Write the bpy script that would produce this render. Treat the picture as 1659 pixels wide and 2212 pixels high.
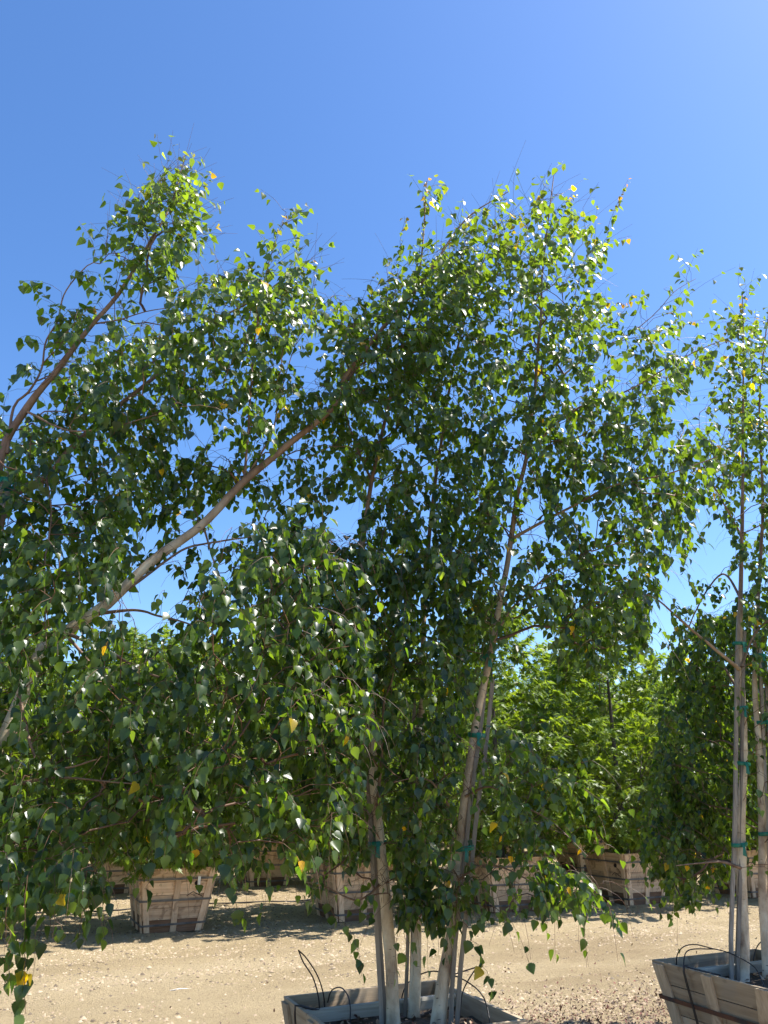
import bpy, math, random
import numpy as np
from mathutils import Vector, Matrix

for o in list(bpy.data.objects): bpy.data.objects.remove(o)
scene = bpy.context.scene
COL = scene.collection
R = math.radians
rng = np.random.default_rng(11)
random.seed(11)

# ------------------------------------------------------------------ camera
CAM_H, PITCH, FPX, CX, CY = 1.7, R(20.1), 1664.0, 829.5, 1106.0
cam = bpy.data.cameras.new('camera')
cam.sensor_fit = 'HORIZONTAL'; cam.sensor_width = 36.0; cam.lens = 36.0 * FPX / 1659.0
cam.clip_start = 0.05; cam.clip_end = 12000
camo = bpy.data.objects.new('camera', cam); COL.objects.link(camo)
camo.location = (0, 0, CAM_H); camo.rotation_euler = (R(90) + PITCH, 0, 0)
scene.camera = camo
scene.render.resolution_x = 768; scene.render.resolution_y = 1024

# ------------------------------------------------------------------ sky and sun
SUN_AZ, SUN_EL = R(80), R(58)
world = bpy.data.worlds.new('World'); scene.world = world; world.use_nodes = True
wn = world.node_tree.nodes; wl = world.node_tree.links; wn.clear()
sky = wn.new('ShaderNodeTexSky'); sky.sky_type = 'NISHITA'; sky.sun_disc = False
sky.sun_elevation = SUN_EL; sky.sun_rotation = SUN_AZ
sky.air_density = 1.0; sky.dust_density = 0.6; sky.ozone_density = 4.5; sky.altitude = 50
bg = wn.new('ShaderNodeBackground'); bg.inputs['Strength'].default_value = 0.132
wo = wn.new('ShaderNodeOutputWorld')
hs = wn.new('ShaderNodeHueSaturation'); hs.inputs['Saturation'].default_value = 1.17; hs.inputs['Hue'].default_value = .504
wl.new(sky.outputs[0], hs.inputs['Color']); wl.new(hs.outputs[0], bg.inputs[0]); wl.new(bg.outputs[0], wo.inputs[0])
sun = bpy.data.lights.new('sun', 'SUN'); sun.energy = 5.0; sun.angle = R(0.53); sun.color = (1.0, 0.955, 0.88)
suno = bpy.data.objects.new('sun', sun); COL.objects.link(suno)
SDIR = Vector((math.sin(SUN_AZ)*math.cos(SUN_EL), math.cos(SUN_AZ)*math.cos(SUN_EL), math.sin(SUN_EL)))
suno.rotation_euler = SDIR.to_track_quat('Z', 'Y').to_euler(); suno.location = (20, 10, 30)
vs = scene.view_settings
vs.view_transform = 'Standard'; vs.look = 'None'; vs.exposure = 0.95; vs.gamma = 1.0; vs.use_curve_mapping = False
scene.cycles.max_bounces = 8; scene.cycles.diffuse_bounces = 3; scene.cycles.glossy_bounces = 2
scene.cycles.transmission_bounces = 5; scene.cycles.sample_clamp_indirect = 6

# ------------------------------------------------------------------ helpers
cp, sp = math.cos(PITCH), math.sin(PITCH)
def at(px, py, Y):
    """point of the place at ground distance Y seen along the ray of a photo point (1659 px wide frame)"""
    a, b = (px - CX)/FPX, (CY - py)/FPX
    d = np.array([a, cp - b*sp, sp + b*cp])
    return np.array([0, 0, CAM_H]) + d*(Y/d[1])
def proj(P):
    P = np.asarray(P, float).reshape(-1, 3); dz = P[:, 2] - CAM_H
    Z = np.maximum(P[:, 1]*cp + dz*sp, .05); Yc = -P[:, 1]*sp + dz*cp
    return np.stack([CX + FPX*P[:, 0]/Z, CY - FPX*Yc/Z], 1), Z

def tag(o, label=None, cat=None, group=None, kind=None):
    if label: o['label'] = label
    if cat: o['category'] = cat
    if group: o['group'] = group
    if kind: o['kind'] = kind
    return o
def empty(name, loc=(0, 0, 0), rz=0.0):
    o = bpy.data.objects.new(name, None); COL.objects.link(o)
    o.location = loc; o.rotation_euler = (0, 0, rz); o.empty_display_size = .2
    return o
def mesh_from(name, V, F, mat, smooth=False, colors=None):
    me = bpy.data.meshes.new(name)
    me.from_pydata([tuple(v) for v in V], [], [tuple(f) for f in F]); me.update()
    if mat: me.materials.append(mat)
    if smooth: me.polygons.foreach_set('use_smooth', [True]*len(me.polygons))
    if colors is not None:
        ca = me.color_attributes.new('col', 'FLOAT_COLOR', 'POINT')
        ca.data.foreach_set('color', np.asarray(colors, np.float32).ravel())
    return me
def fast_mesh(name, V, F, mat, smooth=False, colors=None):
    """V (n,3), F (m,k): faces all with k corners"""
    V = np.asarray(V, np.float32); F = np.asarray(F, np.int32); k = F.shape[1]
    me = bpy.data.meshes.new(name)
    me.vertices.add(len(V)); me.vertices.foreach_set('co', V.ravel())
    me.loops.add(F.size); me.loops.foreach_set('vertex_index', F.ravel())
    me.polygons.add(len(F)); me.polygons.foreach_set('loop_start', np.arange(0, F.size, k, dtype=np.int32))
    me.polygons.foreach_set('loop_total', np.full(len(F), k, np.int32))
    me.update(calc_edges=True); me.validate()
    if mat: me.materials.append(mat)
    if smooth: me.polygons.foreach_set('use_smooth', np.ones(len(F), bool))
    if colors is not None:
        ca = me.color_attributes.new('col', 'FLOAT_COLOR', 'POINT')
        ca.data.foreach_set('color', np.asarray(colors, np.float32).ravel())
    return me
def link(name, me, parent=None, kind=None):
    o = bpy.data.objects.new(name, me); COL.objects.link(o)
    if parent: o.parent = parent
    if kind: o['kind'] = kind
    return o
def obj(name, V, F, mat, parent=None, smooth=False, kind=None):
    return link(name, mesh_from(name, V, F, mat, smooth), parent, kind)
def copy_tree(o, parent=None):
    c = o.copy(); COL.objects.link(c); c.parent = parent
    for ch in o.children: copy_tree(ch, c)
    return c
HEX = [(0, 3, 2, 1), (4, 5, 6, 7), (0, 1, 5, 4), (1, 2, 6, 5), (2, 3, 7, 6), (3, 0, 4, 7)]
def smooth_poly(P, n):
    """Catmull-Rom resample of a polyline to n points"""
    P = np.asarray(P, float)
    if len(P) == 2: return P[0] + (P[1]-P[0])*np.linspace(0, 1, n)[:, None]
    Q = np.vstack([2*P[0]-P[1], P, 2*P[-1]-P[-2]])
    seg = np.linalg.norm(np.diff(P, axis=0), axis=1); cum = np.concatenate([[0], np.cumsum(seg)])
    out = []
    for s in np.linspace(0, cum[-1], n):
        i = min(np.searchsorted(cum, s, 'right')-1, len(P)-2); t = (s-cum[i])/max(seg[i], 1e-9)
        a, b, c, d = Q[i], Q[i+1], Q[i+2], Q[i+3]
        out.append(.5*((2*b)+(c-a)*t+(2*a-5*b+4*c-d)*t*t+(3*b-a-3*c+d)*t**3))
    return np.array(out)
def tube_arrays(P, rad, sides):
    P = np.asarray(P, float); n = len(P); rad = np.broadcast_to(rad, (n,))
    T = np.gradient(P, axis=0); T /= np.linalg.norm(T, axis=1)[:, None] + 1e-12
    ref = np.array([.31, .87, .38]) if abs(T[0] @ np.array([.31, .87, .38])) < .9 else np.array([1., 0, 0])
    A = np.cross(T, ref); A /= np.linalg.norm(A, axis=1)[:, None] + 1e-12
    B = np.cross(T, A)
    th = np.arange(sides)*2*math.pi/sides
    V = P[:, None] + rad[:, None, None]*(np.cos(th)[None, :, None]*A[:, None] + np.sin(th)[None, :, None]*B[:, None])
    V = V.reshape(-1, 3)
    i = np.arange(n-1)[:, None]*sides; j = np.arange(sides)[None]; j2 = (j+1) % sides
    F = np.stack([i+j, i+j2, i+sides+j2, i+sides+j], -1).reshape(-1, 4)
    return V, F
class Tubes:
    def __init__(s): s.V = []; s.F = []; s.C = []; s.n = 0
    def add(s, P, rad, sides, col=None):
        V, F = tube_arrays(P, rad, sides)
        s.V.append(V); s.F.append(F + s.n); s.n += len(V)
        if col is not None: s.C.append(np.broadcast_to(np.asarray(col, float), (len(V), 4)) if np.ndim(col) == 1 else np.repeat(col, sides, 0))
    def mesh(s, name, mat):
        return fast_mesh(name, np.vstack(s.V), np.vstack(s.F), mat, True, np.vstack(s.C) if s.C else None)
def in_poly(pts, poly):
    x, y = pts[:, 0], pts[:, 1]; inside = np.zeros(len(pts), bool); n = len(poly)
    for i in range(n):
        x1, y1 = poly[i]; x2, y2 = poly[(i+1) % n]
        c = ((y1 > y) != (y2 > y)) & (x < (x2-x1)*(y-y1)/((y2-y1) + 1e-12) + x1)
        inside ^= c
    return inside
def poly_area(p):
    p = np.asarray(p, float); return abs(np.sum(p[:, 0]*np.roll(p[:, 1], -1)-p[:, 1]*np.roll(p[:, 0], -1)))/2
_perm = np.random.default_rng(5).random((256, 256))
def vnoise(x, y):
    xi, yi = np.floor(x).astype(int), np.floor(y).astype(int); fx, fy = x-xi, y-yi
    fx, fy = fx*fx*(3-2*fx), fy*fy*(3-2*fy)
    g = lambda a, b: _perm[a % 256, b % 256]
    return (g(xi, yi)*(1-fx)+g(xi+1, yi)*fx)*(1-fy)+(g(xi, yi+1)*(1-fx)+g(xi+1, yi+1)*fx)*fy

# ------------------------------------------------------------------ materials
def new_mat(name):
    m = bpy.data.materials.new(name); m.use_nodes = True
    nt = m.node_tree; b = nt.nodes['Principled BSDF']; return m, nt, b
def N(nt, t, **kw):
    n = nt.nodes.new(t)
    for k, v in kw.items(): setattr(n, k, v)
    return n
def ramp(nt, src, stops):
    r = N(nt, 'ShaderNodeValToRGB'); el = r.color_ramp.elements
    while len(el) < len(stops): el.new(.5)
    for e, (p, c) in zip(el, stops): e.position = p; e.color = (*c, 1)
    nt.links.new(src, r.inputs[0]); return r.outputs[0]
def noise(nt, scale, detail=4, rough=.6, vec=None, dist=0):
    n = N(nt, 'ShaderNodeTexNoise'); n.inputs['Scale'].default_value = scale
    n.inputs['Detail'].default_value = detail; n.inputs['Roughness'].default_value = rough; n.inputs['Distortion'].default_value = dist
    if vec is not None: nt.links.new(vec, n.inputs['Vector'])
    return n.outputs['Fac']
def mapping(nt, src, scale):
    m = N(nt, 'ShaderNodeMapping'); m.inputs['Scale'].default_value = scale; nt.links.new(src, m.inputs[0]); return m.outputs[0]
def mixc(nt, fac, a, b, mode='MIX'):
    m = N(nt, 'ShaderNodeMix', data_type='RGBA', blend_type=mode)
    for s, v in ((m.inputs[0], fac), (m.inputs[6], a), (m.inputs[7], b)):
        if isinstance(v, (int, float)): s.default_value = v
        elif isinstance(v, tuple): s.default_value = (*v, 1)
        else: nt.links.new(v, s)
    return m.outputs[2]
def bump(nt, b, h, strength, dist=.01):
    n = N(nt, 'ShaderNodeBump'); n.inputs['Strength'].default_value = strength; n.inputs['Distance'].default_value = dist
    nt.links.new(h, n.inputs['Height']); nt.links.new(n.outputs[0], b.inputs['Normal'])

def leaf_mat(name, trans=.44, tint=(5.2, 5.0, .75), rough=.31):
    m, nt, b = new_mat(name)
    a = N(nt, 'ShaderNodeVertexColor', layer_name='col')
    nt.links.new(a.outputs[0], b.inputs['Base Color'])
    b.inputs['Roughness'].default_value = rough; b.inputs['Specular IOR Level'].default_value = .55
    t = N(nt, 'ShaderNodeBsdfTranslucent')
    nt.links.new(mixc(nt, 1.0, a.outputs[0], tint, 'MULTIPLY'), t.inputs[0])
    mx = N(nt, 'ShaderNodeMixShader'); mx.inputs[0].default_value = trans
    nt.links.new(b.outputs[0], mx.inputs[1]); nt.links.new(t.outputs[0], mx.inputs[2])
    nt.links.new(mx.outputs[0], nt.nodes['Material Output'].inputs[0])
    return m
M_LEAF = leaf_mat('birch_leaf')
M_MAPLE = leaf_mat('maple_leaf', .42, (2.9, 2.6, .8), .45)

def bark_mat():
    m, nt, b = new_mat('birch_bark')
    a = N(nt, 'ShaderNodeVertexColor', layer_name='col'); tc = N(nt, 'ShaderNodeTexCoord')
    sep = N(nt, 'ShaderNodeSeparateColor'); nt.links.new(a.outputs[0], sep.inputs[0])
    obv = tc.outputs['Object']
    patch = noise(nt, 1.0, 5, .6, mapping(nt, obv, (9, 9, 5)))
    white = ramp(nt, patch, [(.30, (.28, .18, .11)), (.46, (.56, .42, .275)), (.62, (.76, .63, .45))])
    lent = noise(nt, 1.0, 2, .5, mapping(nt, obv, (16, 16, 110)))
    white = mixc(nt, ramp(nt, lent, [(.69, (0, 0, 0)), (.75, (1, 1, 1))]), white, (.10, .07, .05))
    scar = noise(nt, 1.0, 2, .5, mapping(nt, obv, (7, 7, 14)))
    white = mixc(nt, ramp(nt, scar, [(.72, (0, 0, 0)), (.76, (1, 1, 1))]), white, (.07, .05, .04))
    brown = ramp(nt, noise(nt, 1.0, 4, .6, mapping(nt, obv, (20, 20, 6))), [(.3, (.11, .06, .035)), (.7, (.31, .19, .115))])
    c = mixc(nt, sep.outputs[0], white, brown)
    nt.links.new(c, b.inputs['Base Color']); b.inputs['Roughness'].default_value = .62
    bump(nt, b, noise(nt, 1.0, 5, .65, mapping(nt, obv, (40, 40, 90))), .5, .006)
    return m
M_BARK = bark_mat()
def twig_mat():
    m, nt, b = new_mat('twig_bark')
    tc = N(nt, 'ShaderNodeTexCoord')
    nt.links.new(ramp(nt, noise(nt, 9, 2, .5, tc.outputs['Object']), [(.35, (.075, .035, .022)), (.65, (.20, .10, .05))]), b.inputs['Base Color'])
    b.inputs['Roughness'].default_value = .5
    return m
M_TWIG = twig_mat()
def dark_bark():
    m, nt, b = new_mat('dark_bark'); tc = N(nt, 'ShaderNodeTexCoord')
    f = noise(nt, 1, 5, .7, mapping(nt, tc.outputs['Object'], (30, 30, 8)))
    nt.links.new(ramp(nt, f, [(.3, (.03, .026, .022)), (.7, (.12, .10, .085))]), b.inputs['Base Color']); b.inputs['Roughness'].default_value = .85
    bump(nt, b, f, .8, .01); return m
M_DBARK = dark_bark()
def wood_mat(name, cols, scale, grey=(.30, .28, .25), weather=.3, stain=(.16, .085, .04), stain_at=.62):
    m, nt, b = new_mat(name); tc = N(nt, 'ShaderNodeTexCoord'); oi = N(nt, 'ShaderNodeObjectInfo')
    add = N(nt, 'ShaderNodeVectorMath', operation='ADD'); nt.links.new(tc.outputs['Object'], add.inputs[0])
    sc = N(nt, 'ShaderNodeVectorMath', operation='SCALE'); sc.inputs[0].default_value = (7.3, 5.1, 9.7); nt.links.new(oi.outputs['Random'], sc.inputs['Scale'])
    nt.links.new(sc.outputs[0], add.inputs[1]); v = add.outputs[0]
    g = noise(nt, 1, 6, .65, mapping(nt, v, scale), .6)
    c = ramp(nt, g, [(.28, cols[0]), (.5, cols[1]), (.72, cols[2])])
    blot = noise(nt, 4.5, 4, .6, v, .4)
    c = mixc(nt, ramp(nt, blot, [(.48, (0, 0, 0)), (.75, (weather,)*3)]), c, grey)
    st = noise(nt, 6.5, 3, .55, v, 1.2)
    c = mixc(nt, ramp(nt, st, [(stain_at, (0, 0, 0)), (stain_at+.08, (.55,)*3)]), c, stain)
    hsv = N(nt, 'ShaderNodeHueSaturation')
    mr = N(nt, 'ShaderNodeMapRange'); mr.inputs[3].default_value = .74; mr.inputs[4].default_value = 1.16
    nt.links.new(oi.outputs['Random'], mr.inputs[0]); nt.links.new(mr.outputs[0], hsv.inputs['Value']); nt.links.new(c, hsv.inputs['Color'])
    nt.links.new(hsv.outputs[0], b.inputs['Base Color']); b.inputs['Roughness'].default_value = .78
    bump(nt, b, g, .35, .004)
    return m
PINE = ((.46, .28, .16), (.66, .45, .28), (.76, .57, .38))
OLD = ((.26, .185, .115), (.42, .315, .205), (.53, .42, .29))
WET = ((.085, .042, .02), (.16, .08, .04), (.25, .14, .075))
M_PLANK = wood_mat('pine_plank', PINE, (1.6, 1.6, 34), grey=(.36, .27, .19), weather=.5, stain=(.20, .11, .055), stain_at=.55)
M_BATTEN = wood_mat('pine_batten', PINE, (30, 30, 1.8), grey=(.42, .34, .26), weather=.25)
M_WET = wood_mat('damp_plank', WET, (1.6, 1.6, 34), weather=.15)
M_OLD = wood_mat('old_plank', OLD, (1.6, 1.6, 30), grey=(.36, .32, .26), weather=.5, stain_at=.64)
M_OLDB = wood_mat('old_batten', OLD, (26, 26, 1.6), grey=(.34, .29, .23), weather=.4)
M_STAKE = wood_mat('grey_stake', ((.17, .135, .105), (.28, .23, .18), (.40, .34, .275)), (45, 45, 2.2), weather=.4, stain_at=.8)
M_BRACE = wood_mat('grey_brace', ((.26, .23, .18), (.38, .34, .27), (.47, .43, .35)), (2, 2, 34), grey=(.33, .34, .29), weather=.6, stain_at=.75)
def metal(name, c0, c1, rough, met):
    m, nt, b = new_mat(name); tc = N(nt, 'ShaderNodeTexCoord')
    nt.links.new(ramp(nt, noise(nt, 7, 5, .65, tc.outputs['Object']), [(.4, c0), (.62, c1)]), b.inputs['Base Color'])
    b.inputs['Roughness'].default_value = rough; b.inputs['Metallic'].default_value = met; return m
M_BAND = metal('steel_band', (.09, .09, .095), (.17, .165, .16), .5, .4)
M_RUST = metal('rusted_band', (.045, .035, .035), (.15, .06, .03), .7, .25)
def plain(name, c, rough=.5, spec=.5, var=.25, scale=20):
    m, nt, b = new_mat(name); tc = N(nt, 'ShaderNodeTexCoord')
    d = tuple(x*(1-var) for x in c)
    nt.links.new(ramp(nt, noise(nt, scale, 4, .6, tc.outputs['Object']), [(.35, d), (.65, c)]), b.inputs['Base Color'])
    b.inputs['Roughness'].default_value = rough; b.inputs['Specular IOR Level'].default_value = spec; return m
M_TUBE = plain('black_tube', (.018, .016, .018), .42)
M_TIE = plain('green_tape', (.008, .19, .115), .35, .5, .35, 30)
M_INK = plain('stencil_ink', (.022, .014, .014), .8)
M_TAG = plain('white_tag', (.78, .78, .75), .5, .5, .06)
def soil_mat():
    m, nt, b = new_mat('soil'); tc = N(nt, 'ShaderNodeTexCoord'); f = noise(nt, 30, 6, .7, tc.outputs['Object'])
    nt.links.new(ramp(nt, f, [(.3, (.03, .02, .013)), (.55, (.085, .06, .038)), (.75, (.20, .15, .10))]), b.inputs['Base Color'])
    b.inputs['Roughness'].default_value = .95; bump(nt, b, f, 1, .02); return m
M_SOIL = soil_mat()
def col_mat(name, rough=.9):
    m, nt, b = new_mat(name); a = N(nt, 'ShaderNodeVertexColor', layer_name='col')
    nt.links.new(a.outputs[0], b.inputs['Base Color']); b.inputs['Roughness'].default_value = rough; return m
M_STONE = col_mat('gravel_stone'); M_LITTER = col_mat('dry_leaf', .7)
def dirt_mat():
    m, nt, b = new_mat('dirt'); tc = N(nt, 'ShaderNodeTexCoord'); v = tc.outputs['Object']
    rot = N(nt, 'ShaderNodeVectorRotate', rotation_type='Z_AXIS'); rot.inputs['Angle'].default_value = R(-24); nt.links.new(v, rot.inputs[0])
    big = noise(nt, 1, 5, .6, mapping(nt, rot.outputs[0], (.25, .9, 1)), .5)
    c = ramp(nt, big, [(.3, (.35, .26, .145)), (.5, (.46, .355, .205)), (.72, (.545, .43, .262))])
    f = noise(nt, 38, 6, .75, v); f2 = noise(nt, 120, 3, .7, v)
    c = mixc(nt, ramp(nt, f, [(.34, (.75,)*3), (.48, (0, 0, 0))]), c, (.25, .18, .115))  # dark speckle: small shadows among the gravel painted into the dirt colour
    c = mixc(nt, ramp(nt, f2, [(.58, (0, 0, 0)), (.72, (.6,)*3)]), c, (.58, .475, .34))
    wet = noise(nt, .55, 4, .5, v, .4)
    c = mixc(nt, ramp(nt, wet, [(.62, (0, 0, 0)), (.70, (.35,)*3)]), c, (.23, .185, .085))
    nt.links.new(c, b.inputs['Base Color']); b.inputs['Roughness'].default_value = .95; b.inputs['Specular IOR Level'].default_value = .2
    ad = N(nt, 'ShaderNodeMath', operation='ADD'); nt.links.new(f, ad.inputs[0]); nt.links.new(f2, ad.inputs[1])
    bump(nt, b, ad.outputs[0], .9, .03); return m
M_DIRT = dirt_mat()
M_HILL = plain('hazy_hill_scrub', (.30, .27, .30), .95, .1, .35, .004)  # scrub colour with the lilac-grey of distant haze painted in

# ------------------------------------------------------------------ the setting: yard of bare dirt, hills
ROW = R(24.5)
U = np.array([math.cos(ROW), math.sin(ROW), 0]); W = np.array([-math.sin(ROW), math.cos(ROW), 0])
def spaced(lo, hi, a, b, step):
    """coordinates: fine inside a..b, growing outside"""
    c = list(np.arange(a, b + step/2, step)); s = step
    while c[-1] < hi: s *= 1.35; c.append(c[-1] + s)
    s = step
    while c[0] > lo: s *= 1.35; c.insert(0, c[0] - s)
    return np.array(c)
def ground_z(x, y):
    u = x*U[0]+y*U[1]; w = x*W[0]+y*W[1]
    z = .035*(vnoise(x*.6+9, y*.6)-.5) + .02*(vnoise(x*2.1, y*2.1+4)-.5) + .016*(vnoise(x*6.5+3, y*6.5)-.5) + .008*(vnoise(x*15, y*15)-.5)
    for wc, wd, amp in ((8.25, .16, .035), (9.55, .15, .03), (7.3, .12, .02)):      # wheel tracks along the lane
        d = (w - wc - .10*np.sin(u*.4+wc))/wd
        z += -amp*np.exp(-d**2) + amp*.9*np.exp(-(np.abs(d)-1.6)**2/.25)*(.55+.7*vnoise(u*9, w*9))
    fall = np.clip(1-(np.hypot(x, y-12)-22)/20, 0, 1)
    return z*fall
gx = spaced(-4000, 4000, -8, 12, .06); gy = spaced(-400, 7000, 6.4, 17, .06)
GX, GY = np.meshgrid(gx, gy); GZ = ground_z(GX, GY)
nx, ny = len(gx), len(gy)
i = (np.arange(ny-1)[:, None]*nx + np.arange(nx-1)[None]).ravel()
g = link('ground', fast_mesh('ground', np.stack([GX.ravel(), GY.ravel(), GZ.ravel()], 1), np.stack([i, i+1, i+nx+1, i+nx], 1), M_DIRT, True))
tag(g, kind='structure')
hx = np.linspace(-3200, 3200, 90); hy = np.linspace(1800, 4200, 24); HX, HY = np.meshgrid(hx, hy)
ridge = np.exp(-((HY-2900)/650)**2)*(90+330*vnoise(HX*.0011+3.3, HY*.0006)**1.3+90*vnoise(HX*.004, HY*.004)+35*vnoise(HX*.012, HY*.012))*(1.05-.00006*HX) - 12
i = (np.arange(23)[:, None]*90 + np.arange(89)[None]).ravel()
tag(link('hills', fast_mesh('hills', np.stack([HX.ravel(), HY.ravel(), ridge.ravel()], 1), np.stack([i, i+1, i+91, i+90], 1), M_HILL, True)), kind='structure')

# gravel stones of the lane
def stones(n, name):
    u = rng.uniform(-7, 11, n*3); w = rng.uniform(5.2, 15.5, n*3); P = u[:, None]*U[:2] + w[:, None]*W[:2]
    q, Z = proj(np.column_stack([P, np.zeros(len(P))]))
    ok = (q[:, 0] > -250) & (q[:, 0] < 1900) & (q[:, 1] < 2400) & (P[:, 1] > 6.3)
    ok &= rng.random(len(P)) < np.clip((vnoise(P[:, 0]*.9, P[:, 1]*1.4)-.2)*1.7, .08, 1)
    P = P[ok][:n]; n = len(P)
    s = .006 + .016*rng.random(n)**2.8 + .012*(rng.random(n) < .03)
    base = np.array([(1, 0, 0), (0, 1, 0), (-1, 0, 0), (0, -1, 0), (0, 0, .8), (.7, .7, .35), (-.7, -.6, .4)], float)[:5]
    F0 = np.array([(0, 1, 4), (1, 2, 4), (2, 3, 4), (3, 0, 4)])
    a = rng.uniform(0, 6.28, n); V = base[None]*(.7+.6*rng.random((n, 5, 3)))*s[:, None, None]
    V[:, :, 2] *= .8
    c, sn = np.cos(a)[:, None], np.sin(a)[:, None]
    X = V[:, :, 0]*c-V[:, :, 1]*sn; Y = V[:, :, 0]*sn+V[:, :, 1]*c
    z0 = ground_z(P[:, 0], P[:, 1])
    VV = np.stack([X+P[:, :1], Y+P[:, 1:], V[:, :, 2]+z0[:, None]-.001], -1).reshape(-1, 3)
    FF = (F0[None] + 5*np.arange(n)[:, None, None]).reshape(-1, 3)
    k = rng.random(n)[:, None]; cc = np.array([.30, .22, .14])*(1-k)+np.array([.47, .37, .25])*k
    cc = np.where(rng.random((n, 1)) < .22, cc*.40, cc)
    CC = np.repeat(np.column_stack([cc, np.ones(n)]), 5, 0)
    tag(link(name, fast_mesh(name, VV, FF, M_STONE, False, CC)), 'pale gravel stones strewn over the dirt lane', 'gravel', kind='stuff')
stones(34000, 'gravel')

def litter(name, P, s, parent=None, z=None, dark=1.0):
    n = len(P); base = np.array([(0, -1, 0), (.55, -.2, .25), (.35, .5, .1), (0, 1, .3), (-.4, .4, .3), (-.5, -.3, .05)], float)
    F0 = np.array([(0, 1, 5), (1, 2, 4), (1, 4, 5), (2, 3, 4)])
    a = rng.uniform(0, 6.28, n); V = base[None]*np.ones((n, 1, 1)); V = V*s[:, None, None]
    V[:, :, 2] *= rng.uniform(-.6, 1.8, (n, 1)); t = rng.normal(0, .45, n)[:, None]
    Y0 = V[:, :, 1]*np.cos(t)-V[:, :, 2]*np.sin(t); Z0 = V[:, :, 1]*np.sin(t)+V[:, :, 2]*np.cos(t)
    c, sn = np.cos(a)[:, None], np.sin(a)[:, None]
    X = V[:, :, 0]*c-Y0*sn; Y = V[:, :, 0]*sn+Y0*c; Z0 -= Z0.min(1, keepdims=True)
    zz = ground_z(P[:, 0], P[:, 1]) if z is None else np.full(n, z)
    VV = np.stack([X+P[:, :1], Y+P[:, 1:2], Z0+zz[:, None]-.001], -1).reshape(-1, 3)
    FF = (F0[None] + 6*np.arange(n)[:, None, None]).reshape(-1, 3)
    pal = np.array([(.17, .085, .045), (.26, .15, .085), (.36, .235, .14), (.24, .075, .05), (.42, .30, .19), (.12, .065, .04)])*dark
    cc = pal[rng.integers(0, 6, n)]*rng.uniform(.75, 1.2, (n, 1))
    CC = np.repeat(np.column_stack([cc, np.ones(n)]), 6, 0)
    return link(name, fast_mesh(name, VV, FF, M_LITTER, False, CC), parent, 'stuff')
pts = []
for (cx_, cy_, sx, sy, n) in ((2.3, 7.4, .75, .4, 3200), (3.0, 8.0, .7, .5, 700), (1.3, 7.0, .6, .3, 900), (0.4, 7.0, .8, .3, 350), (3, 9.5, 2.5, 1.2, 260), (-1, 12.8, 2.5, 1.0, 700), (3, 14.5, 3, 1.2, 800), (-.5, 8.8, 3.0, 1.4, 230), (-4, 13, 2, 1.2, 350)):
    pts.append(np.column_stack([rng.normal(cx_, sx, n), rng.normal(cy_, sy, n)]))
pts = np.vstack(pts); pts = pts[pts[:, 1] > 6.5]
tag(litter('leaf_litter', pts, .007+.012*rng.random(len(pts)), dark=.72), 'dry brown leaf litter lying on the dirt lane', 'leaf litter')

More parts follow.
